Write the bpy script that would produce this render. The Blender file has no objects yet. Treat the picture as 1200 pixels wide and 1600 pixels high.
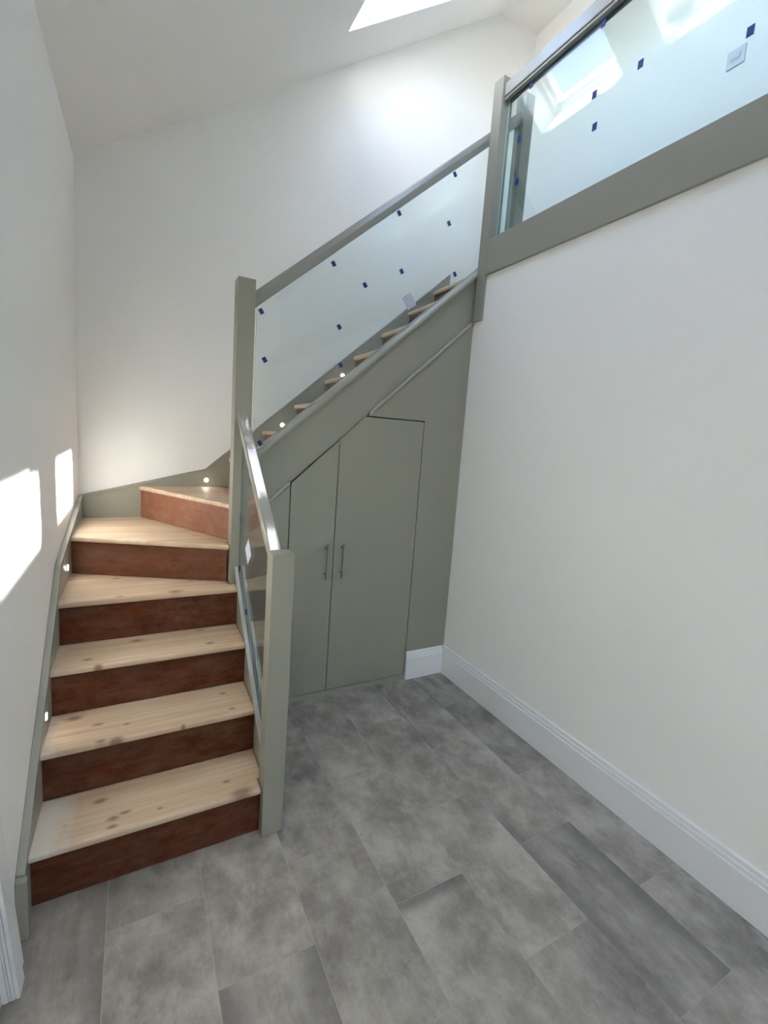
import bpy, bmesh, math, random
from mathutils import Vector, Matrix
random.seed(7)
scene = bpy.context.scene
COL = scene.collection

# ------------------------------------------------------------------ camera
cam_d = bpy.data.cameras.new('camera'); cam = bpy.data.objects.new('camera', cam_d); COL.objects.link(cam)
cam_d.sensor_fit = 'VERTICAL'; cam_d.sensor_height = 36.0
cam_d.lens = 705.24 * 36.0 / 1600.0
cam_d.shift_x = (600 - 582.51) / 1600.0
cam_d.shift_y = (780.78 - 800) / 1600.0
cam_d.clip_start = 0.02
yaw, pitch, roll = 0.4892, -0.1286, 0.0691
f0 = Vector((math.sin(yaw), math.cos(yaw), 0)); r0 = Vector((math.cos(yaw), -math.sin(yaw), 0)); u0 = Vector((0, 0, 1))
fw = f0 * math.cos(pitch) + u0 * math.sin(pitch); up = u0 * math.cos(pitch) - f0 * math.sin(pitch)
rt = r0 * math.cos(roll) + up * math.sin(roll); uu = up * math.cos(roll) - r0 * math.sin(roll)
M = Matrix((rt, uu, -fw)).transposed().to_4x4(); M.translation = Vector((-1.8318, -2.2997, 1.5015))
cam.matrix_world = M
scene.camera = cam

# ------------------------------------------------------------------ world, sun, exposure
SUN_DIR = Vector((-1.0, 0.09, -1.82)).normalized()        # the way the light travels
world = bpy.data.worlds.new('world'); scene.world = world; world.use_nodes = True
wn = world.node_tree.nodes; wl = world.node_tree.links
sky = wn.new('ShaderNodeTexSky'); sky.sky_type = 'NISHITA'; sky.sun_disc = False
sky.sun_elevation = math.asin(-SUN_DIR.z); sky.sun_rotation = math.radians(95); sky.air_density = 1.0; sky.dust_density = 1.5; sky.ozone_density = 1.0
wn['Background'].inputs['Strength'].default_value = 0.56
wl.new(sky.outputs['Color'], wn['Background'].inputs['Color'])
sun_d = bpy.data.lights.new('sun', 'SUN'); sun = bpy.data.objects.new('sun', sun_d); COL.objects.link(sun)
sun_d.energy = 20.5; sun_d.angle = math.radians(0.9); sun_d.color = (1.0, 0.972, 0.94)
sun.rotation_euler = SUN_DIR.to_track_quat('-Z', 'Y').to_euler(); sun.location = (4, -1, 8)
vs = scene.view_settings
vs.view_transform = 'Standard'; vs.look = 'None'; vs.exposure = 2.36; vs.gamma = 1.0; vs.use_curve_mapping = False
try:
    scene.cycles.max_bounces = 20; scene.cycles.diffuse_bounces = 14; scene.cycles.glossy_bounces = 6
    scene.cycles.transparent_max_bounces = 16; scene.cycles.use_denoising = True
    scene.cycles.sample_clamp_indirect = 6.0
except Exception:
    pass

# ------------------------------------------------------------------ mesh helpers
class MB:
    def __init__(self): self.v = []; self.f = []
    def add(self, vs, fs):
        n = len(self.v); self.v += [tuple(p) for p in vs]; self.f += [[i + n for i in f] for f in fs]; return self
    def box(self, x0, x1, y0, y1, z0, z1):
        return self.add([(x0,y0,z0),(x1,y0,z0),(x1,y1,z0),(x0,y1,z0),(x0,y0,z1),(x1,y0,z1),(x1,y1,z1),(x0,y1,z1)],
                        [[0,3,2,1],[4,5,6,7],[0,1,5,4],[1,2,6,5],[2,3,7,6],[3,0,4,7]])
    def prism(self, poly, axis, a, b):
        """polygon (in the other two axes, in order x,y,z) extruded from a to b along axis"""
        def P(p, t):
            return (t, p[0], p[1]) if axis == 'x' else (p[0], t, p[1]) if axis == 'y' else (p[0], p[1], t)
        n = len(poly)
        vs = [P(p, a) for p in poly] + [P(p, b) for p in poly]
        return self.add(vs, [list(range(n))[::-1], [n + i for i in range(n)]] + [[i, (i+1) % n, n + (i+1) % n, n + i] for i in range(n)])
    def loft(self, rings, cap=True):
        n = len(rings[0]); vs = [p for r in rings for p in r]; fs = []
        for k in range(len(rings) - 1):
            for i in range(n):
                fs.append([k*n + i, k*n + (i+1) % n, (k+1)*n + (i+1) % n, (k+1)*n + i])
        if cap: fs += [list(range(n))[::-1], [(len(rings)-1)*n + i for i in range(n)]]
        return self.add(vs, fs)
    def tube(self, a, b, r, n=14):
        a = Vector(a); b = Vector(b); d = (b - a).normalized()
        s = d.orthogonal().normalized(); t = d.cross(s)
        ring = lambda c: [c + s * r * math.cos(2*math.pi*i/n) + t * r * math.sin(2*math.pi*i/n) for i in range(n)]
        return self.loft([ring(a), ring(b)])

WORLD_AT = {}
def wloc(o):
    return WORLD_AT.get(o.name, Vector((0, 0, 0))) if o else Vector((0, 0, 0))
def obj(name, mb, mat, parent=None, bevel=0.0, seg=2, smooth=False, origin=None):
    bm = bmesh.new()
    vs = [bm.verts.new(p) for p in mb.v]
    for f in mb.f:
        try: bm.faces.new([vs[i] for i in f])
        except ValueError: pass
    bmesh.ops.remove_doubles(bm, verts=bm.verts, dist=1e-5)
    bmesh.ops.recalc_face_normals(bm, faces=bm.faces)
    if bevel > 0:
        es = [e for e in bm.edges if len(e.link_faces) == 2 and e.calc_face_angle(0) > 0.5 and e.is_convex]
        bmesh.ops.bevel(bm, geom=es, offset=bevel, segments=seg, affect='EDGES', profile=0.5, clamp_overlap=True)
    xs = [v.co for v in bm.verts]
    c = Vector([(min(p[i] for p in xs) + max(p[i] for p in xs)) / 2 for i in range(3)]) if origin is None else Vector(origin)
    for v in bm.verts: v.co -= c
    me = bpy.data.meshes.new(name); bm.to_mesh(me); bm.free()
    o = bpy.data.objects.new(name, me); COL.objects.link(o)
    for m in (mat if isinstance(mat, (list, tuple)) else [mat]): me.materials.append(m)
    if smooth or bevel > 0:
        for p in me.polygons: p.use_smooth = True
        try:
            me.set_sharp_from_angle(angle=math.radians(38))
        except Exception: pass
    if bevel > 0:
        wnm = o.modifiers.new('weighted_normal', 'WEIGHTED_NORMAL'); wnm.keep_sharp = True; wnm.weight = 80
    if parent: o.parent = parent
    o.location = c - wloc(parent)
    WORLD_AT[o.name] = c
    return o
def thing(name, loc, label, cat, group=None):
    o = bpy.data.objects.new(name, None); COL.objects.link(o); o.location = loc; WORLD_AT[o.name] = Vector(loc)
    o.empty_display_size = 0.1
    o['label'] = label; o['category'] = cat
    if group: o['group'] = group
    return o
def struct(o):
    o['kind'] = 'structure'; return o

# ------------------------------------------------------------------ materials
def nt(name):
    m = bpy.data.materials.new(name); m.use_nodes = True
    return m, m.node_tree.nodes, m.node_tree.links, m.node_tree.nodes['Principled BSDF']
def rgb(r, g, b):
    f = lambda c: c/12.92 if c <= 0.04045 else ((c + 0.055)/1.055) ** 2.4
    return (f(r/255), f(g/255), f(b/255), 1)
def math_n(N, L, op, a, b=None, c=None, clamp=False):
    n = N.new('ShaderNodeMath'); n.operation = op; n.use_clamp = clamp
    for i, x in enumerate((a, b, c)):
        if x is None: continue
        if isinstance(x, (int, float)): n.inputs[i].default_value = x
        else: L.new(x, n.inputs[i])
    return n.outputs[0]
def mix_n(N, L, fac, a, b, blend='MIX'):
    n = N.new('ShaderNodeMix'); n.data_type = 'RGBA'; n.blend_type = blend
    for s, x in ((n.inputs[0], fac), (n.inputs[6], a), (n.inputs[7], b)):
        if isinstance(x, (int, float)): s.default_value = x
        elif isinstance(x, tuple): s.default_value = x
        else: L.new(x, s)
    return n.outputs[2]
def noise_n(N, L, vec, scale, detail=3, rough=0.5, dist=0.0):
    n = N.new('ShaderNodeTexNoise'); n.inputs['Scale'].default_value = scale; n.inputs['Detail'].default_value = detail
    n.inputs['Roughness'].default_value = rough; n.inputs['Distortion'].default_value = dist
    if vec is not None: L.new(vec, n.inputs['Vector'])
    return n.outputs['Fac']
def map_n(N, L, vec, scale=(1,1,1), loc=(0,0,0), rot=(0,0,0)):
    n = N.new('ShaderNodeMapping'); n.inputs['Scale'].default_value = scale; n.inputs['Location'].default_value = loc
    n.inputs['Rotation'].default_value = rot; L.new(vec, n.inputs['Vector']); return n.outputs[0]
def ramp_n(N, L, fac, stops):
    n = N.new('ShaderNodeValToRGB'); cr = n.color_ramp
    while len(cr.elements) < len(stops): cr.elements.new(0.5)
    for e, (p, c) in zip(cr.elements, stops):
        e.position = p; e.color = c if isinstance(c, tuple) else (c, c, c, 1)
    L.new(fac, n.inputs[0]); return n.outputs[0]
def coord(N, kind='Object'):
    return N.new('ShaderNodeTexCoord').outputs[kind]
def bump_n(N, L, B, h, strength, dist=0.002):
    b = N.new('ShaderNodeBump'); b.inputs['Strength'].default_value = strength; b.inputs['Distance'].default_value = dist
    L.new(h, b.inputs['Height']); L.new(b.outputs[0], B.inputs['Normal'])

def paint(name, col, rough=0.6, bscale=220, bstr=0.08, spec=0.5, stretch=(1,1,1), bdist=0.001, mott=0.03):
    m, N, L, B = nt(name)
    c = coord(N)
    v = map_n(N, L, c, stretch)
    h = noise_n(N, L, v, bscale, 2)
    lo = noise_n(N, L, c, 2.5, 3)
    d = tuple(x * (1 - mott) for x in col[:3]) + (1,)
    L.new(mix_n(N, L, lo, d, col), B.inputs['Base Color'])
    B.inputs['Roughness'].default_value = rough
    B.inputs['Specular IOR Level'].default_value = spec
    bump_n(N, L, B, h, bstr, bdist)
    return m

WALL = paint('wall_paint', (0.885, 0.872, 0.845, 1), 0.75, 300, 0.06)
CEIL = paint('ceiling_paint', (0.885, 0.872, 0.845, 1), 0.8, 300, 0.05)
WHITE = paint('white_gloss_paint', (0.79, 0.788, 0.79, 1), 0.35, 120, 0.03)
SAGE = paint('sage_satin_paint', rgb(148, 146, 133), 0.42, 160, 0.05)
SAGE_DOOR = paint('sage_door_paint', rgb(147, 145, 131), 0.5, 160, 0.04)
SAGE_GLOSS = paint('sage_gloss_paint_brushed', rgb(152, 150, 141), 0.07, 95, 0.16, stretch=(1, 0.09, 0.09), bdist=0.0014)
SAGE_CAP = paint('sage_cap_highlight', rgb(160, 160, 150), 0.22, 90, 0.05)  # sage lightened on caps and beads to stand for their highlight
SAGE_RAIL = paint('sage_rail_paint', rgb(149, 148, 141), 0.25, 90, 0.10, stretch=(0.1, 1, 1))

def simple(name, col, rough=0.5, metal=0.0, emit=None, es=1.0):
    m, N, L, B = nt(name)
    nz = noise_n(N, L, coord(N), 60, 2)
    d = tuple(x * 0.93 for x in col[:3]) + (1,)
    L.new(mix_n(N, L, nz, d, col), B.inputs['Base Color'])
    B.inputs['Roughness'].default_value = rough; B.inputs['Metallic'].default_value = metal
    if emit:
        B.inputs['Emission Color'].default_value = emit; B.inputs['Emission Strength'].default_value = es
    return m
TAPE = simple('blue_foam_tape', rgb(22, 45, 120), 0.6)
GASKET = simple('dark_gasket', rgb(48, 60, 62), 0.4)
STEEL = simple('brushed_steel', rgb(150, 150, 148), 0.32, 0.9)
PLASTIC = simple('white_plastic', rgb(212, 214, 220), 0.3)
LED = simple('led_lens', (1, 0.95, 0.85, 1), 0.3, 0, (1.0, 0.93, 0.80, 1), 9.0)
LILAC = simple('grey_packing_sheet', rgb(150, 152, 176), 0.6)
GLASSEDGE = simple('green_glass_edge', rgb(180, 214, 204), 0.2)
GLASSEDGE_D = simple('dark_glass_edge', rgb(84, 104, 102), 0.2)
ROOFEXT = simple('roof_slate', rgb(70, 72, 76), 0.8)
DARKIN = simple('carcass_board', rgb(120, 105, 85), 0.8)

def glass(name, tint):
    """clear sheet: straight-through transmission with Fresnel reflection at each face"""
    m = bpy.data.materials.new(name); m.use_nodes = True; N = m.node_tree.nodes; L = m.node_tree.links
    N.remove(N['Principled BSDF'])
    tr = N.new('ShaderNodeBsdfTransparent'); tr.inputs['Color'].default_value = tint
    gl = N.new('ShaderNodeBsdfGlossy'); gl.inputs['Roughness'].default_value = 0.0
    geo = N.new('ShaderNodeNewGeometry')
    ior = math_n(N, L, 'ADD', math_n(N, L, 'MULTIPLY', geo.outputs['Backfacing'], 1/1.52 - 1.52), 1.52)
    fr = N.new('ShaderNodeFresnel'); L.new(ior, fr.inputs['IOR'])
    mx = N.new('ShaderNodeMixShader'); L.new(fr.outputs[0], mx.inputs[0]); L.new(tr.outputs[0], mx.inputs[1]); L.new(gl.outputs[0], mx.inputs[2])
    L.new(mx.outputs[0], N['Material Output'].inputs['Surface'])
    return m
GLASS = glass('balustrade_glass', (0.945, 0.983, 0.985, 1))
GLASS_L = glass('dimming_landing_glass', (0.79, 0.855, 0.87, 1))  # darker tint dims the over-bright landing seen through this pane
PANE = glass('window_glass', (0.97, 0.985, 0.98, 1))

def pine(name, axis='x', knots=(), center=(0, 0), primer=None):
    """scrubbed pine board, grain along axis; knots = (x, y, size) in world metres"""
    m, N, L, B = nt(name)
    c = coord(N); oi = N.new('ShaderNodeObjectInfo')
    sep = N.new('ShaderNodeSeparateXYZ'); L.new(c, sep.inputs[0])
    X, Y = sep.outputs[0], sep.outputs[1]
    gx, gy = (X, Y) if axis == 'x' else (Y, X)
    off = math_n(N, L, 'MULTIPLY', oi.outputs['Random'], 37.0)
    cb = N.new('ShaderNodeCombineXYZ')
    L.new(math_n(N, L, 'ADD', gx, off), cb.inputs[0]); L.new(math_n(N, L, 'ADD', gy, off), cb.inputs[1]); L.new(sep.outputs[2], cb.inputs[2])
    v = cb.outputs[0]
    kf = None; push = None
    for (kx, ky, s) in knots:
        dx = math_n(N, L, 'MULTIPLY', math_n(N, L, 'SUBTRACT', X, kx - center[0]), (0.55 if axis == 'x' else 1.0) / s)
        dy = math_n(N, L, 'MULTIPLY', math_n(N, L, 'SUBTRACT', Y, ky - center[1]), (1.0 if axis == 'x' else 0.55) / s)
        d = math_n(N, L, 'SQRT', math_n(N, L, 'ADD', math_n(N, L, 'MULTIPLY', dx, dx), math_n(N, L, 'MULTIPLY', dy, dy)))
        k = math_n(N, L, 'SUBTRACT', 1.0, d, clamp=True)
        p = math_n(N, L, 'DIVIDE', 0.35 * s, math_n(N, L, 'ADD', d, 0.6))
        kf = k if kf is None else math_n(N, L, 'MAXIMUM', kf, k)
        push = p if push is None else math_n(N, L, 'ADD', push, p)
    wob = noise_n(N, L, map_n(N, L, v, (1.6, 9, 5)), 1.0, 3, 0.55)
    cross = math_n(N, L, 'ADD', math_n(N, L, 'ADD', gy, off), math_n(N, L, 'MULTIPLY', wob, 0.055))
    if push is not None: cross = math_n(N, L, 'ADD', cross, push)
    rings = math_n(N, L, 'SINE', math_n(N, L, 'MULTIPLY', cross, 230.0))
    rings = math_n(N, L, 'POWER', math_n(N, L, 'MULTIPLY_ADD', rings, 0.5, 0.5), 1.6)
    soft = noise_n(N, L, map_n(N, L, v, (1.2, 26, 20)), 1.0, 3, 0.6)
    fib = noise_n(N, L, map_n(N, L, v, (8, 240, 120)), 1.0, 2, 0.5)
    base = ramp_n(N, L, soft, [(0.25, rgb(184, 157, 130)), (0.5, rgb(206, 182, 155)), (0.75, rgb(220, 202, 180))])
    base = mix_n(N, L, math_n(N, L, 'MULTIPLY', rings, 0.17), base, rgb(178, 138, 104))
    base = mix_n(N, L, math_n(N, L, 'MULTIPLY', fib, 0.18), base, rgb(196, 166, 126))
    blot = noise_n(N, L, map_n(N, L, v, (3, 7, 3)), 1.0, 4, 0.6)
    base = mix_n(N, L, ramp_n(N, L, blot, [(0.5, 0.0), (0.72, 0.4)]), base, rgb(176, 146, 114))
    # small stray knots for boards without listed ones
    vo = N.new('ShaderNodeTexVoronoi'); vo.voronoi_dimensions = '2D'; vo.inputs['Scale'].default_value = 1.0
    L.new(map_n(N, L, v, (3.2, 8, 1)), vo.inputs['Vector'])
    sc = N.new('ShaderNodeSeparateColor'); L.new(vo.outputs['Color'], sc.inputs[0])
    stray = math_n(N, L, 'MULTIPLY', math_n(N, L, 'SUBTRACT', 1.0, math_n(N, L, 'MULTIPLY', vo.outputs['Distance'], 11.0), clamp=True),
                   math_n(N, L, 'GREATER_THAN', sc.outputs[0], 0.45 if not knots else 0.86))
    k = stray if kf is None else math_n(N, L, 'MAXIMUM', kf, stray)
    base = mix_n(N, L, ramp_n(N, L, k, [(0.0, 0.0), (0.35, 0.3), (0.7, 0.75)]), base, rgb(120, 88, 70))
    if primer is not None:
        pn = noise_n(N, L, map_n(N, L, c, (9, 5, 1)), 1.0, 4, 0.6)
        e = math_n(N, L, 'ADD', math_n(N, L, 'MULTIPLY', math_n(N, L, 'SUBTRACT', primer - center[0], X), 7.0), math_n(N, L, 'MULTIPLY', pn, 0.8))
        base = mix_n(N, L, ramp_n(N, L, e, [(0.25, 0.0), (0.7, 0.75)]), base, rgb(226, 220, 210))
    L.new(base, B.inputs['Base Color'])
    B.inputs['Roughness'].default_value = 0.55
    bump_n(N, L, B, fib, 0.12, 0.001)
    return m

def riser_wood(name, dust=0.15, flat=0.0):
    m, N, L, B = nt(name)
    c = coord(N); oi = N.new('ShaderNodeObjectInfo')
    add = N.new('ShaderNodeVectorMath'); add.operation = 'ADD'; L.new(c, add.inputs[0])
    cb = N.new('ShaderNodeCombineXYZ'); o_ = math_n(N, L, 'MULTIPLY', oi.outputs['Random'], 23.0)
    for i in range(3): L.new(o_, cb.inputs[i])
    L.new(cb.outputs[0], add.inputs[1]); v = add.outputs[0]
    g = noise_n(N, L, map_n(N, L, v, (5, 5, 60), rot=(0, 0.18, 0)), 1.0, 4, 0.6, 0.4)
    fig = noise_n(N, L, map_n(N, L, v, (9, 9, 34), rot=(0, -0.35, 0)), 1.0, 6, 0.65, 0.5)
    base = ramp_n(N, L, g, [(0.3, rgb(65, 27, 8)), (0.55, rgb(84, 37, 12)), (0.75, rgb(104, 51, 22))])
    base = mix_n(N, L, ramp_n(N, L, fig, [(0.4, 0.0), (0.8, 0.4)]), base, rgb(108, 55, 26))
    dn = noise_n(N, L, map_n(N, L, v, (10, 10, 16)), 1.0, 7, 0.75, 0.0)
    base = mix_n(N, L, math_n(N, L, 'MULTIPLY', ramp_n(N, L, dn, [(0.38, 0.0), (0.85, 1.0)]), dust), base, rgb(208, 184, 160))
    base = mix_n(N, L, flat, base, rgb(160, 110, 87))  # even lightening over the dust, standing for light on the better lit risers
    L.new(base, B.inputs['Base Color']); B.inputs['Roughness'].default_value = 0.55; B.inputs['Specular IOR Level'].default_value = 0.22
    bump_n(N, L, B, g, 0.08, 0.001)
    return m
RISER = riser_wood('red_brown_riser_wood', 0.14)
RISER_M = riser_wood('part_lit_riser_wood', 0.16, 0.18)
RISER_D = riser_wood('dusty_lit_riser_wood', 0.40, 0.50)

def tile_mat(name, edge='none'):
    """concrete-look vinyl tile; edge = which long dark smoky borders are printed on it"""
    m, N, L, B = nt(name)
    c = coord(N); oi = N.new('ShaderNodeObjectInfo')
    cb = N.new('ShaderNodeCombineXYZ'); o_ = math_n(N, L, 'MULTIPLY', oi.outputs['Random'], 53.0)
    for i in range(3): L.new(o_, cb.inputs[i])
    add = N.new('ShaderNodeVectorMath'); add.operation = 'ADD'; L.new(c, add.inputs[0]); L.new(cb.outputs[0], add.inputs[1]); v = add.outputs[0]
    a = noise_n(N, L, v, 5.0, 8, 0.66)
    b = noise_n(N, L, map_n(N, L, v, (11, 7, 1)), 1.0, 9, 0.72)
    s = noise_n(N, L, map_n(N, L, v, (22, 3.0, 1)), 1.0, 4, 0.6)
    f = noise_n(N, L, v, 110, 4, 0.75)
    base = ramp_n(N, L, a, [(0.34, rgb(118, 113, 107)), (0.5, rgb(146, 140, 132)), (0.66, rgb(171, 165, 156))])
    base = mix_n(N, L, ramp_n(N, L, b, [(0.48, 0.0), (0.66, 0.55)]), base, rgb(188, 183, 175))
    base = mix_n(N, L, ramp_n(N, L, b, [(0.30, 0.5), (0.46, 0.0)]), base, rgb(100, 95, 91))
    base = mix_n(N, L, math_n(N, L, 'MULTIPLY', f, 0.25), base, rgb(118, 114, 112))
    if edge != 'none':
        sp = N.new('ShaderNodeSeparateXYZ'); L.new(c, sp.inputs[0])
        w = math_n(N, L, 'MULTIPLY', s, 0.12)
        if edge == 'sides': base = mix_n(N, L, ramp_n(N, L, s, [(0.4, 0.0), (0.7, 0.45)]), base, rgb(176, 172, 166))
        ax = math_n(N, L, 'ABSOLUTE', sp.outputs[0])
        if edge == 'sides': e = math_n(N, L, 'ADD', ax, w)
        elif edge == 'lines': e = math_n(N, L, 'ADD', math_n(N, L, 'MULTIPLY_ADD', ax, 1.0, -0.017), math_n(N, L, 'MULTIPLY', s, 0.06))
        else: e = math_n(N, L, 'ADD', math_n(N, L, 'MULTIPLY_ADD', sp.outputs[1], 0.8, -0.10), math_n(N, L, 'MULTIPLY', b, 0.06))
        lo, hi = {'sides': (0.12, 0.175), 'lines': (0.135, 0.15), 'end': (0.125, 0.15)}[edge]
        fac = math_n(N, L, 'DIVIDE', math_n(N, L, 'SUBTRACT', e, lo), hi - lo, clamp=True)
        base = mix_n(N, L, math_n(N, L, 'MULTIPLY', fac, 0.55 if edge == 'sides' else 0.65), base, rgb(92, 89, 88))
    tone = math_n(N, L, 'MULTIPLY_ADD', oi.outputs['Random'], 0.16, 0.92)
    hsv = N.new('ShaderNodeHueSaturation'); L.new(tone, hsv.inputs['Value']); L.new(base, hsv.inputs['Color'])
    L.new(hsv.outputs[0], B.inputs['Base Color'])
    L.new(math_n(N, L, 'MULTIPLY_ADD', a, 0.25, 0.36), B.inputs['Roughness'])
    B.inputs['Specular IOR Level'].default_value = 0.4
    bump_n(N, L, B, f, 0.08, 0.001)
    return m
TILE = {k: tile_mat('vinyl_tile_' + k, k) for k in ('none', 'sides', 'lines', 'end')}
GROUT = simple('floor_joint', rgb(168, 165, 161), 0.8)

def label_mat(name, ink=True):
    m, N, L, B = nt(name)
    c = coord(N, 'Generated')
    sp = N.new('ShaderNodeSeparateXYZ'); L.new(c, sp.inputs[0])
    rows = math_n(N, L, 'GREATER_THAN', math_n(N, L, 'SINE', math_n(N, L, 'MULTIPLY', math_n(N, L, 'ADD', sp.outputs[2], math_n(N, L, 'MULTIPLY', sp.outputs[0], -0.9)), 42.0)), 0.2)
    words = math_n(N, L, 'GREATER_THAN', noise_n(N, L, map_n(N, L, c, (26, 1, 26)), 1.0, 1), 0.5)
    fac = math_n(N, L, 'MULTIPLY', math_n(N, L, 'MULTIPLY', rows, words), 0.85 if ink else 0.0)
    L.new(mix_n(N, L, fac, rgb(206, 209, 220), rgb(96, 100, 118)), B.inputs['Base Color'])
    B.inputs['Roughness'].default_value = 0.6
    return m
PAPER = label_mat('printed_paper_label', True); PAPER_B = label_mat('plain_paper_label', False)

# ------------------------------------------------------------------ key dimensions (metres)
R = 0.19                                   # rise
YB = 0.754                                 # back wall
Y1, G = -0.768, 0.2099                     # first riser, going of lower flight
X7 = -1.273                                # riser 7, going of the upper flight is G too
ZL = 14 * R                                # landing floor
YR = -4.6                                  # rear wall of the hall
XE = 0.97                                  # landing wall
def xl(y): return -2.12 - 0.0085 * (YB - y)          # face of the left wall (slightly out of square)
SL = 0.69                                  # roof slope
def zr(x): return 2.868 + SL * (x + 2.12)
AL = math.atan(SL)

# ------------------------------------------------------------------ structure
def wall(name, mb, mat=WALL): return struct(obj(name, mb, mat))
wall('wall_left', MB().prism([(xl(YB + .1), YB + .1), (xl(YR - .1), YR - .1), (xl(YR - .1) - .2, YR - .1), (-2.33, YB + .1)], 'z', -0.02, 2.90))
wall('wall_back', MB().prism([(-2.35, -.02), (XE + .15, -.02), (XE + .15, 4.86), (.60, 4.86), (-2.35, zr(-2.35) + .02)], 'y', YB, YB + .15))
wall('wall_right', MB().box(0.0, 0.10, YR, -0.0185, 0.0, 2.515).prism([(0.0, 0.0), (.10, 0.0), (.10, 2.32), (0.0, 2.235)], 'y', -.0185, YB - .001))
wall('wall_landing', MB().box(XE, XE + .15, YR, YB, ZL - .2, 4.86))
# rear wall with an unseen glazed opening, added to light the hall from behind
rw = MB()
rw.box(-2.4, -.90, YR - .15, YR, 0, 2.7); rw.box(-.35, .1, YR - .15, YR, 0, 2.7); rw.box(-.90, -.35, YR - .15, YR, 2.15, 2.7)
rw.prism([(-2.4, 2.7), (XE + .15, 2.7), (XE + .15, 4.86), (.60, 4.86), (-2.4, zr(-2.4) + .1)], 'y', YR - .15, YR)
wall('wall_rear', rw)

# roof slope with its skylight shafts, flat top
SKY_Y = [(-.215, .415), (-1.128, -.465), (-2.04, -1.378), (-2.96, -2.29)]  # last two skylights are unseen, added to bring in more light
SX0, SX1 = -.752, -.050
D = 0.235
n_up = Vector((-math.sin(AL), 0, math.cos(AL)))
def build_roof():
    mb = MB()
    xs = [-2.40, SX0, SX1, 0.612]
    ys = sorted([YR - .1, YB + .12] + [y for p in SKY_Y for y in p])
    hole = lambda i, j: i == 1 and any(abs(ys[j] - a) < 1e-6 for a, b in SKY_Y)
    P = lambda x, y, d: tuple(Vector((x, y, zr(x))) + n_up * d)
    for i in range(3):
        for j in range(len(ys) - 1):
            if hole(i, j):
                x0, x1, y0, y1 = xs[i], xs[i+1], ys[j], ys[j+1]
                for a, b in (((x0, y0), (x1, y0)), ((x1, y0), (x1, y1)), ((x1, y1), (x0, y1)), ((x0, y1), (x0, y0))):
                    mb.add([P(*a, 0), P(*b, 0), P(*b, D), P(*a, D)], [[0, 1, 2, 3]])
                continue
            for d in (0, D):
                mb.add([P(xs[i], ys[j], d), P(xs[i+1], ys[j], d), P(xs[i+1], ys[j+1], d), P(xs[i], ys[j+1], d)], [[0, 1, 2, 3]])
    return mb
struct(obj('ceiling', build_roof(), CEIL))
struct(obj('ceiling_flat', MB().box(.58, XE + .15, YR - .1, YB + .12, 4.754, 4.95), CEIL))
# skylight units: white timber frame in the shaft, sash and pane
for k, (ya, yb) in enumerate(SKY_Y):
    P = lambda s, y, d: tuple(Vector((SX0, y, zr(SX0))) + Vector((math.cos(AL), 0, math.sin(AL))) * s + n_up * d)
    Ls = (SX1 - SX0) / math.cos(AL)
    def bar(mb, s0, s1, y0, y1, d0, d1):
        mb.add([P(s0, y0, d0), P(s1, y0, d0), P(s1, y1, d0), P(s0, y1, d0), P(s0, y0, d1), P(s1, y0, d1), P(s1, y1, d1), P(s0, y1, d1)],
               [[0,3,2,1],[4,5,6,7],[0,1,5,4],[1,2,6,5],[2,3,7,6],[3,0,4,7]])
    w = 0.03
    fm = MB(); e = .002
    bar(fm, -.02, w, ya - .02, yb + .02, D - .05, D + .05); bar(fm, Ls - w, Ls + .02, ya - .02, yb + .02, D - .05, D + .05)
    bar(fm, w, Ls - w, ya - .02, ya + w, D - .05, D + .05); bar(fm, w, Ls - w, yb - w, yb + .02, D - .05, D + .05)
    win = struct(obj('window_%d' % (k + 1), fm, WHITE, bevel=.003, seg=1))
    sm = MB(); q = w + .032
    bar(sm, w, q, ya + w, yb - w, D - .02, D + .045); bar(sm, Ls - q, Ls - w, ya + w, yb - w, D - .02, D + .045)
    bar(sm, q, Ls - q, ya + w, ya + q, D - .02, D + .045); bar(sm, q, Ls - q, yb - q, yb - w, D - .02, D + .045)
    obj('sash', sm, WHITE, win, bevel=.003, seg=1)
    pm = MB(); bar(pm, q - .004, Ls - q + .004, ya + q - .004, yb - q + .004, D + .01, D + .022)
    obj('pane', pm, PANE, win)

# landing floor and fascia
struct(obj('floor_landing', MB().box(.197, XE, -.02, YB, ZL - .2, ZL).box(.10, XE, YR, -.02, ZL - .2, ZL), DARKIN))
fa = thing('landing_fascia', (0, -2.3, 2.511), 'long sage green board edging the upper landing above the right wall', 'fascia')
obj('fascia_board', MB().box(-.0149, .012, YR + .01, -.0946, 2.511, 2.709), SAGE, fa, bevel=.002, seg=1)
obj('glazing_channel', MB().box(.0125, .0215, YR + .01, -.0946, 2.62, 2.712).box(.0385, .075, YR + .01, -.0946, 2.62, 2.712), SAGE, fa)

# unseen glazed opening behind the camera, added for its fill light
rwn = struct(obj('window_5', MB().box(-.90, -.83, YR - .12, YR - .03, 0, 2.15).box(-.42, -.35, YR - .12, YR - .03, 0, 2.15).box(-.83, -.42, YR - .12, YR - .03, 2.08, 2.15)
             .box(-.83, -.42, YR - .12, YR - .03, 0, .07).box(-.83, -.42, YR - .12, YR - .03, 1.0, 1.07), WHITE))
obj('pane', MB().box(-.83, -.42, YR - .08, YR - .068, .07, 1.0), PANE, rwn)
obj('pane', MB().box(-.83, -.42, YR - .08, YR - .068, 1.07, 2.08), PANE, rwn)

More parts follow.
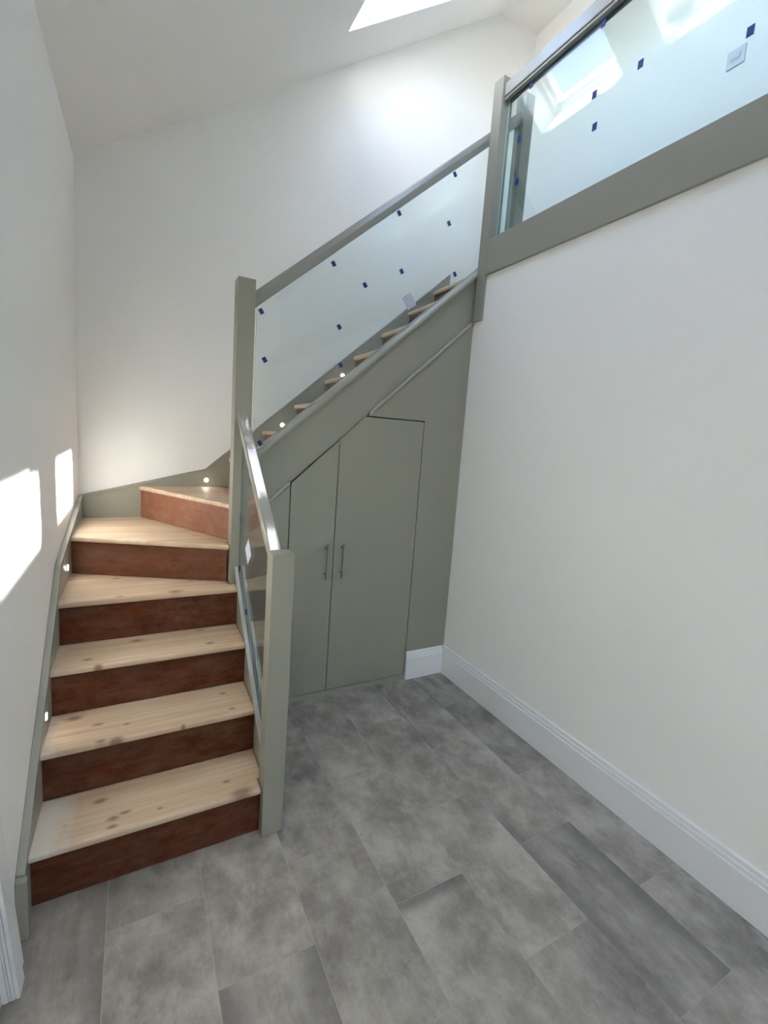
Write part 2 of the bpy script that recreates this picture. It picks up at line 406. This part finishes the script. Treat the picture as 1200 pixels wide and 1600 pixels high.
# floor: joint-coloured slab with the vinyl tiles laid on it
floor = struct(obj('floor', MB().box(-2.4, .0, YR - .15, YB, -.05, -.0006), GROUT))
edges_x = [-2.32, -1.908, -1.632, -1.353, -1.072, -.80, -.516, -.243, 0.0]
JN = .0009
for c in range(8):
    off = -.645 if c % 2 == 0 else -.945
    k0 = -9
    for k in range(-9, 3):
        y0 = off + .585 * k; y1 = y0 + .585
        y0 = max(y0, YR); y1 = min(y1, 0.02 if c > 2 else -.5)
        if y1 - y0 < .03: continue
        kind = 'none'
        cx, cy = (edges_x[c] + edges_x[c+1]) / 2, (y0 + y1) / 2
        if c == 6 and abs(y1 + 1.23) < .02: kind = 'sides'
        elif c == 6 and abs(y0 + .645) < .02: kind = 'lines'
        elif c == 4 and abs(y1 + 1.23) < .02: kind = 'end'
        elif random.random() < .08: kind = 'sides'
        x0 = max(edges_x[c], xl(cy) - .01)
        obj('tile', MB().box(x0 + JN, edges_x[c+1] - JN, y0 + JN, y1 - JN, -.0012, 0.0), TILE[kind], floor)

# skirting boards
def skirt_profile(t=.020, h=.183):
    return [(0, 0), (t, 0), (t, h - .040), (t - .0055, h - .0385), (t - .0055, h - .022), (t - .011, h - .0205), (t - .011, h - .004), (t - .0165, h), (0, h)]
struct(obj('baseboard_right', MB().prism([(-p[0], p[1]) for p in skirt_profile()], 'y', YR, -.002), WHITE))
struct(obj('baseboard_back', MB().prism([(-.0105 - p[0] * .9, p[1]) for p in skirt_profile()], 'x', -.296, -.017), WHITE))

# ------------------------------------------------------------------ staircase
st = thing('staircase', (-1.75, -.3, 0), 'winder staircase with bare pine treads, red brown risers and sage green strings', 'staircase')
PV = (-1.36, -.05)                                     # newel centre the winders turn about
def line5(x): return -.062 + (.262 + .062) / (-2.099 + 1.409) * (x + 1.409)
R6a, R6b = (-1.399, .03), (-1.802, .754)
XI = -1.392                                            # inner face of the right string
TT = .026; NOSE = .022
KN = {1: [(-1.939, -0.63, 0.018), (-1.896, -0.728, 0.016), (-1.897, -0.763, 0.013), (-1.525, -0.705, 0.011), (-1.483, -0.78, 0.034), (-2.035, -0.7, 0.006), (-1.754, -0.743, 0.008)],
      2: [(-2.034, -0.394, 0.022), (-2.097, -0.409, 0.01), (-1.891, -0.580, 0.02), (-1.859, -0.501, 0.009), (-1.496, -0.417, 0.012), (-1.479, -0.542, 0.011), (-1.668, -0.58, 0.006)],
      3: [(-1.539, -0.314, 0.016), (-1.958, -0.370, 0.012), (-1.826, -0.19, 0.02), (-1.998, -0.311, 0.014)],
      4: [(-1.668, -0.137, 0.026), (-1.889, -0.141, 0.013), (-1.911, 0.125, 0.016), (-1.588, 0.006, 0.012), (-1.43, -0.079, 0.012)],
      5: [(-1.421, -0.023, 0.018)]}
XW = -2.122                                            # treads run into the wall string
def bbc(poly): return ((min(p[0] for p in poly) + max(p[0] for p in poly)) / 2, (min(p[1] for p in poly) + max(p[1] for p in poly)) / 2)
TREADS = {}
for i in (1, 2, 3):
    y = Y1 + (i - 1) * G
    TREADS[i] = [(XW, y - NOSE), (-1.4125, y - NOSE), (-1.4125, -.7325), (XI, -.7325), (XI, y + G + .004), (XW, y + G + .004)] if i == 1 else [(XW, y - NOSE), (XI, y - NOSE), (XI, y + G + .004), (XW, y + G + .004)]
y4 = Y1 + 3 * G
TREADS[4] = [(XW, y4 - NOSE), (XI, y4 - NOSE), (XI, -.094), (-1.421, -.094), (-1.421, line5(-1.421) + .005), (XW, line5(XW) + .005)]
TREADS[5] = [(XW, line5(XW) - NOSE), (-1.421, line5(-1.421) - NOSE), (-1.421, -.010), (-1.3962, .031), (-1.7985, .7535), (XW, .7535)]
TREADS[6] = [(R6b[0] - .019, .7535), (R6a[0] - .019, R6a[1] - .011), (-1.40, -.0105), (-1.342, -.0105), (-1.338, .031), (-1.268, .031), (-1.268, .7535)]
for i in range(7, 14):
    x = X7 + (i - 7) * G
    TREADS[i] = [(x - NOSE, .031), (x + G + .004, .031), (x + G + .004, .7335), (x - NOSE, .7335)]
TREADS[14] = [(.197 - NOSE, .031), (.196, .031), (.196, .7335), (.197 - NOSE, .7335)]
PINE_Y = pine('pine_tread_upper', 'y')
for i, poly in TREADS.items():
    if i <= 6: m = pine('pine_tread_%d' % i, 'x', KN.get(i, ()), bbc(poly), primer={1: -2.03, 2: -2.09, 3: -2.10, 4: -2.11, 5: -2.09}.get(i))
    else: m = PINE_Y
    o = obj('tread', MB().prism(poly, 'z', R * i - TT, R * i), m, st, bevel=.009, seg=3)
# risers
RT = .012
for i in range(1, 5):
    y = Y1 + (i - 1) * G
    obj('riser', MB().box(XW, XI if i > 1 else -1.4125, y, y + RT, R * (i - 1), R * i - TT), RISER, st)
def slant_riser(a, b, z0, z1, m):
    a = Vector(a); b = Vector(b); d = (b - a).normalized(); n = Vector((-d.y, d.x))
    if n.dot(Vector((-1.36, 1.0)) - a) < 0 and n.y < 0: n = -n
    poly = [tuple(a), tuple(b), tuple(b + n * RT), tuple(a + n * RT)]
    return obj('riser', MB().prism(poly, 'z', z0, z1), m, st)
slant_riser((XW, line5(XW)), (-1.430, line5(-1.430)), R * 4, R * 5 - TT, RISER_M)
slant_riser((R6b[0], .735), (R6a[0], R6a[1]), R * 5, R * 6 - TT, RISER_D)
for i in range(7, 15):
    x = X7 + (i - 7) * G
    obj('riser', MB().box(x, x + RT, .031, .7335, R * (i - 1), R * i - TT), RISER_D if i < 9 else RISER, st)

# wall string on the left, following the wall
def lw(pts, d0, d1):
    """pts (y, z) on the left wall, between distances d0 and d1 from its face"""
    n = len(pts)
    return MB().add([(xl(p[0]) + d0, p[0], p[1]) for p in pts] + [(xl(p[0]) + d1, p[0], p[1]) for p in pts],
                    [list(range(n)), list(range(n, 2*n))[::-1]] + [[i, (i+1) % n, n + (i+1) % n, n + i] for i in range(n)])
YE = -.862
zt = lambda y: .268 + .905 * (y + .788)
KY = -.085; KZ = zt(KY)
top_l = [(YE, zt(YE)), (KY, KZ), (.733, 1.078)]
obj('wall_string', lw([(YE, 0)] + top_l + [(.733, .60), (-.35, 0.0)], .0005, .018), SAGE, st)
def band(pts, h, d0, d1):
    return lw(pts + [(p[0], p[1] - h) for p in pts[::-1]], d0, d1)
obj('string_moulding', band([(p[0], p[1] + .004) for p in top_l], .024, .0005, .024), SAGE_CAP, st, bevel=.003, seg=2)
obj('string_moulding', band([(p[0], p[1] - .021) for p in top_l], .016, .0005, .0205), SAGE, st, bevel=.002, seg=1)
obj('string_moulding', lw([(YE - .014, 0), (YE - .014, zt(YE - .014)), (YE - .0005, zt(YE - .0005)), (YE - .0005, 0)], .0005, .030), SAGE, st, bevel=.004, seg=2)
# wall string along the back wall
top_b = [(-2.118, 1.081), (-1.435, 1.253), (.328, 2.820)]
obj('wall_string', MB().prism([(-2.1, .80)] + top_b + [(.328, 2.665), (.21, 2.56), (-1.25, 1.20), (-1.40, 1.0), (-1.8, .85)], 'y', .734, .7538), SAGE, st)
for a, b in zip(top_b[:-1], top_b[1:]):
    obj('string_moulding', MB().prism([a, b, (b[0], b[1] - .016), (a[0], a[1] - .016)], 'y', .7295, .7538), SAGE, st, bevel=.002, seg=1)
# outer string of the upper flight, with bead along its lower edge and glazing rail on top
zb = lambda x: 2.248 + .905 * (x + .014)
zc = lambda x: 1.425 + .894 * (x + 1.284)
SX = (-1.338, .216)
obj('outer_string', MB().prism([(SX[0], zb(SX[0])), (-.0155, zb(-.0155)), (.094, 2.34), (SX[1], 2.50), (SX[1], zc(SX[1]) - .045), (SX[0], zc(SX[0]) - .045)], 'y', -.001, .030), SAGE, st)
for x0, x1 in ((SX[0], -1.112), (-.674, -.0165)):
    obj('string_bead', MB().prism([(x0, zb(x0) - .010), (x1, zb(x1) - .010), (x1, zb(x1) + .014), (x0, zb(x0) + .014)], 'y', -.024, -.0035), SAGE_CAP, st, bevel=.006, seg=3)
def sl(x0, x1, d0, d1): return [(x0, zc(x0) + d0), (x1, zc(x1) + d0), (x1, zc(x1) + d1), (x0, zc(x0) + d1)]
cap = [(-.0166, -.045), (-.0166, -.021), (-.0150, -.012), (-.0105, -.0045), (-.0045, -.0005), (.0005, 0), (.0005, -.012), (.0115, -.012), (.0115, 0), (.035, 0), (.042, -.004), (.045, -.012), (.045, -.045)]
capw = [(-.027, -.040), (-.0285, -.030), (-.027, -.018), (-.022, -.007), (-.014, -.0012), (.0005, 0)] + cap[6:]
br = MB().loft([[(x, y, zc(x) + d) for y, d in capw] for x in (SX[0], -.0165)]).loft([[(x, y, zc(x) + d) for y, d in cap] for x in (-.0163, SX[1])])
obj('base_rail', br, SAGE_CAP, st, smooth=True)
# right string of the lower flight
zs = lambda y: .843 + .905 * (y + .10)
SY = (-.7332, -.0945)
obj('outer_string', MB().prism([(SY[0], 0), (SY[1], 0), (SY[1], zs(SY[1]) - .028), (SY[0], zs(SY[0]) - .028)], 'x', -1.3915, -1.363), SAGE, st)
def slx(d0, d1): return [(SY[0], zs(SY[0]) + d0), (SY[1], zs(SY[1]) + d0), (SY[1], zs(SY[1]) + d1), (SY[0], zs(SY[0]) + d1)]
br = MB().prism(slx(-.028, -.012), 'x', -1.402, -1.352).prism(slx(-.012, 0), 'x', -1.402, -1.3835).prism(slx(-.012, 0), 'x', -1.3705, -1.352)
obj('base_rail', br, SAGE_GLOSS, st, bevel=.003, seg=2)
obj('gasket', MB().prism(slx(-.0115, -.002), 'x', -1.3833, -1.3825).prism(slx(-.0115, -.002), 'x', -1.3735, -1.3707), GASKET, st)

# ------------------------------------------------------------------ newel posts
NL = ['square sage green newel post at the foot of the stairs, standing on the floor',
      'tall square sage green newel post at the turn of the stairs',
      'square sage green newel post on the landing corner where fascia and stairs meet',
      'square sage green newel post seen through the landing glass, behind the corner post']
for k, mb in enumerate((MB().box(-1.4112, -1.3311, -.807, -.7338, 0, 1.0885),
                        MB().box(-1.4199, -1.3402, -.0935, -.0115, .7605, 2.199),
                        MB().prism([(-.0149, 2.258), (-.0005, 2.258), (-.0005, 2.516), (.0628, 2.516), (.0628, 3.573), (-.0149, 3.573)], 'y', -.0941, -.0174),
                        MB().box(.217, .290, -.030, .046, ZL, 3.615))):
    lo = [min(p[i] for p in mb.v) for i in range(3)]; hi = [max(p[i] for p in mb.v) for i in range(3)]
    o = obj('newel_post', mb, SAGE, None, bevel=.0025, seg=2, origin=((lo[0] + hi[0]) / 2, (lo[1] + hi[1]) / 2, lo[2]))
    o['label'] = NL[k]; o['category'] = 'newel post'; o['group'] = 'sage green newel posts'

# ------------------------------------------------------------------ handrails
def rail(mb, mat, label, bevel):
    o = obj('handrail', mb, mat, None, bevel=bevel, seg=3); o['label'] = label; o['category'] = 'handrail'; o['group'] = 'sage green handrails'; return o
ra, rb = (-.7335, 1.083), (-.0938, 1.586)
rs = (rb[1] - ra[1]) / (rb[0] - ra[0])
crown = [(-1.405, -.038), (-1.405, -.0045), (-1.4042, -.002), (-1.4022, -.0006), (-1.3998, 0), (-1.3615, 0), (-1.3590, -.0008), (-1.3575, -.0028), (-1.357, -.0055), (-1.357, -.038)]
roll_ = lambda x, k: -k * min(max((x + 1.3998) / .0383, 0), 1)          # top tilt and twist shaped to catch both skylight reflections
mb = MB().loft([[(x, y, z + d + roll_(x, k)) for x, d in crown] for (y, z), k in ((ra, .0012), (rb, .0030))])
mb.prism([(ra[0], ra[1] - .052), (rb[0], rb[1] - .052), (rb[0], rb[1] - .038), (ra[0], ra[1] - .038)], 'x', -1.400, -1.3845)
mb.prism([(ra[0], ra[1] - .052), (rb[0], rb[1] - .052), (rb[0], rb[1] - .038), (ra[0], ra[1] - .038)], 'x', -1.3715, -1.362)
rail(mb, SAGE_GLOSS, 'short glossy wet painted handrail sloping from the foot newel up to the tall newel', 0)
zu = lambda x: 2.176 + .875 * (x + 1.323)
ux = (-1.3395, .2165)
def zz(d0, d1): return [(ux[0], zu(ux[0]) + d0), (ux[1], zu(ux[1]) + d0), (ux[1], zu(ux[1]) + d1), (ux[0], zu(ux[0]) + d1)]
ring = [(-.019, -.058), (-.021, -.038), (-.013, -.012), (-.002, 0), (.018, 0), (.029, -.012), (.037, -.038), (.035, -.058), (.031, -.078), (.0075, -.078), (.0075, -.066), (-.0045, -.066), (-.0045, -.078), (-.015, -.078)]
mb = MB().loft([[(x, y + .0045, zu(x) + d) for y, d in ring] for x in ux])
rail(mb, SAGE_RAIL, 'long sage green handrail rising over the glass of the upper flight', .002)
yr = (YR + .02, -.0945)
mb = MB().box(-.002, .060, *yr, 3.462, 3.534).box(.003, .0245, *yr, 3.446, 3.462).box(.0355, .055, *yr, 3.446, 3.462)
rail(mb, SAGE_RAIL, 'level sage green handrail along the landing edge at the top right', .006)

# ------------------------------------------------------------------ glass panels with their blue pads and labels
def slab(poly, axis, a, b, label, gm=None, em=None):
    mb = MB().prism(poly, axis, a, b)
    o = obj('glass_panel', mb, [gm or GLASS, em or GLASSEDGE], None)
    ax = 'xyz'.index(axis)
    for p in o.data.polygons:
        if abs(p.normal[ax]) < .5: p.material_index = 1
    o['label'] = label; o['category'] = 'glass panel'; o['group'] = 'clear balustrade glass panels'; return o
def pad(panel, axis, at, u, v, w, h, ang, name='tape_pad', mat=TAPE, t=.003):
    c, s_ = math.cos(ang), math.sin(ang)
    q = [(u + a * w / 2 * c - b * h / 2 * s_, v + a * w / 2 * s_ + b * h / 2 * c) for a, b in ((-1, -1), (1, -1), (1, 1), (-1, 1))]
    return obj(name, MB().prism(q, axis, at - t, at), mat, panel)
gu = slab([(-1.311, zc(-1.311) - .010), (.207, zc(.207) - .010), (.207, zu(.207) - .068), (-1.311, zu(-1.311) - .068)], 'y', .0012, .0108,
          'clear glass panel beside the upper flight with blue pads and a printed label')
for u, v in ((-1.291, 2.088), (-1.266, 1.863), (-1.275, 1.453), (-.930, 2.390), (-.879, 2.086), (-.859, 1.893), (-.744, 2.325), (-.567, 2.733), (-.526, 2.443), (-.236, 2.770), (-.224, 3.034), (-.165, 2.508)):
    pad(gu, 'y', .0012, u, v, .020, .026, .62)
pl = pad(gu, 'y', .0012, -.462, 2.297, .066, .076, .66, 'paper_label', PAPER, .0006); pl['label'] = 'printed white paper label'
gl = slab([(-4.4, 2.702), (-.108, 2.702), (-.108, 3.458), (-4.4, 3.458)], 'x', .025, .035,
          'clear glass panel of the landing balustrade above the fascia, reflecting the skylights', GLASS_L)
for u, v in ((-.276, 3.427), (-.221, 3.191), (-.240, 2.965), (-.695, 3.427), (-.692, 3.137), (-.714, 2.992), (-.909, 3.127), (-1.314, 2.974)):
    pad(gl, 'x', .025, u, v, .022, .032, 0)
lo_ = lambda y: zs(y) - .010
hi_ = lambda y: ra[1] + rs * (y - ra[0]) - .040
g3 = slab([(-.726, lo_(-.726)), (-.104, lo_(-.104)), (-.104, hi_(-.104)), (-.726, hi_(-.726))], 'x', -1.382, -1.374,
          'small clear glass panel beside the lower steps with a white diamond label', None, GLASSEDGE_D)
pl = pad(g3, 'x', -1.382, -.301, .972, .085, .085, .80, 'paper_label', PAPER_B, .0006); pl['label'] = 'plain white paper diamond'
for u, v in ((-.133, 1.091), (-.13, .845), (-.30, .690)):
    pad(g3, 'x', -1.382, u, v, .018, .026, 0)

# ------------------------------------------------------------------ cupboard under the stairs
cb = thing('understair_cupboard', (-.70, 0, 0), 'sage green cupboard built in under the upper flight, with two flush doors', 'cupboard')
obj('panel', MB().prism([(-1.361, 0), (-1.109, 0), (-1.109, zb(-1.109) - .012), (-1.361, zb(-1.361) - .012)], 'y', -.010, .018), SAGE_DOOR, cb)
obj('panel', MB().prism([(-.2985, 0), (-.001, 0), (-.001, zb(-.001) - .012), (-.676, zb(-.676) - .012), (-.676, 1.6405), (-.2985, 1.6405)], 'y', -.010, .018), SAGE_DOOR, cb)
obj('plinth', MB().box(-1.361, -.2995, -.0145, .018, 0, .033), SAGE_DOOR, cb)
obj('carcass_back', MB().prism([(-1.25, .0), (-.02, .0), (-.02, 2.0), (-.60, 1.52), (-1.25, .92)], 'y', .40, .415), DARKIN, cb)
ztop = lambda x: 1.254 + (1.641 - 1.254) / (-.689 + 1.111) * (x + 1.111) - .0065
dl = obj('door', MB().prism([(-1.1045, .037), (-.8435, .037), (-.8435, ztop(-.8435)), (-1.1045, ztop(-1.1045))], 'y', -.0125, -.0036), SAGE_DOOR, cb, bevel=.0012, seg=1)
dr = obj('door', MB().prism([(-.8395, .037), (-.3035, .037), (-.3035, 1.634), (-.6965, 1.634), (-.8395, ztop(-.8395))], 'y', -.0125, -.0036), SAGE_DOOR, cb, bevel=.0012, seg=1)
for d, x, z0, z1 in ((dl, -.8905, .720, .924), (dr, -.796, .722, .924)):
    h = MB().tube((x, -.046, z0), (x, -.046, z1), .0055)
    for z in (z0 + .028, z1 - .028): h.tube((x, -.0127, z), (x, -.046, z), .0045)
    hd = obj('handle', h, STEEL, d, smooth=True); hd['label'] = 'slim steel bar handle'

# ------------------------------------------------------------------ step lights
SLAB = ['small round step light in the left string above the second tread', 'small round step light in the left string above the fourth tread',
        'small round step light in the back string by the first upper winder', 'small round step light in the back string, lower one of the straight flight',
        'small round step light in the back string, upper one of the straight flight']
for k, (axis, a, b) in enumerate((('x', -.483, .460), ('x', .102, .835), ('y', -1.430, 1.183), ('y', -.950, 1.568), ('y', -.530, 1.947))):
    if axis == 'x': p0 = Vector((xl(a) + .018, a, b)); n = Vector((1, 0, 0))
    else: p0 = Vector((a, .734, b)); n = Vector((0, -1, 0))
    t = thing('step_light', p0, SLAB[k], 'light', 'step lights in the strings')
    obj('bezel', MB().tube(p0 + n * .0002, p0 + n * .003, .016, 20), STEEL, t, smooth=False)
    obj('lens', MB().tube(p0 + n * .0031, p0 + n * .006, .0125, 20), LED, t)

# ------------------------------------------------------------------ switch, socket, loose board, packing sheet
sw = thing('light_switch', (XE, -.764, 3.63), 'white square light switch on the landing wall, seen through glass', 'switch')
obj('plate', MB().box(XE - .010, XE - .0002, -.807, -.721, 3.587, 3.673), PLASTIC, sw, bevel=.003)
obj('rocker', MB().prism([(XE - .0102, 3.612), (XE - .018, 3.622), (XE - .0135, 3.648), (XE - .0102, 3.648)], 'y', -.785, -.743), PLASTIC, sw)
so = thing('wall_socket', (0, -1.847, .266), 'white wall socket above the right skirting at the picture edge', 'socket')
obj('plate', MB().box(-.009, -.0002, -1.920, -1.774, .266, .352), PLASTIC, so, bevel=.003)
obj('outlet', MB().box(-.0105, -.0092, -1.903, -1.858, .281, .338), PLASTIC, so); obj('outlet', MB().box(-.0105, -.0092, -1.836, -1.791, .281, .338), PLASTIC, so)

ar = thing('moulded_board', (-2.12, -.98, 0), 'white moulded timber board leaning on the left wall at the foot of the stairs', 'board')
def lean_board(name, w0, w1, t0, t1, z0=0.0):
    th = math.radians(15); L_ = 1.9
    d = Vector((0, -math.sin(th), math.cos(th))); w = Vector((0, -math.cos(th), -math.sin(th)))
    base = Vector((0, -.905, .0))
    rings = []
    for s_ in (0.0, L_):
        r = []
        for ww, tt in ((w0, t0), (w1, t0), (w1, t1), (w0, t1)):
            p = base + w * ww + d * s_
            if s_ == 0.0: p = p + d * ((.0005 - p.z) / d.z)
            r.append((xl(p.y) + tt, p.y, p.z))
        rings.append(r)
    return obj(name, MB().loft(rings), WHITE, ar, bevel=.003, seg=2)
lean_board('board', 0.0, .125, .001, .016)
lean_board('moulding', .012, .125, .0162, .022)
lean_board('moulding', .030, .125, .0222, .030)
lean_board('moulding', .075, .125, .0302, .040)

sh = obj('packing_sheet', MB().add([(-.722, -.468, 3.894), (-.676, -.50, 3.926), (-.690, -.65, 3.912), (-.741, -.60, 3.880),
                                   (-.7235, -.468, 3.8965), (-.6775, -.50, 3.9285), (-.6915, -.65, 3.9145), (-.7425, -.60, 3.8825)],
                                  [[0,1,2,3],[7,6,5,4],[0,4,5,1],[1,5,6,2],[2,6,7,3],[3,7,4,0]]), LILAC)
sh['label'] = 'grey sheet of packing hanging in the skylight shaft, seen reflected in the landing glass'; sh['category'] = 'sheet'
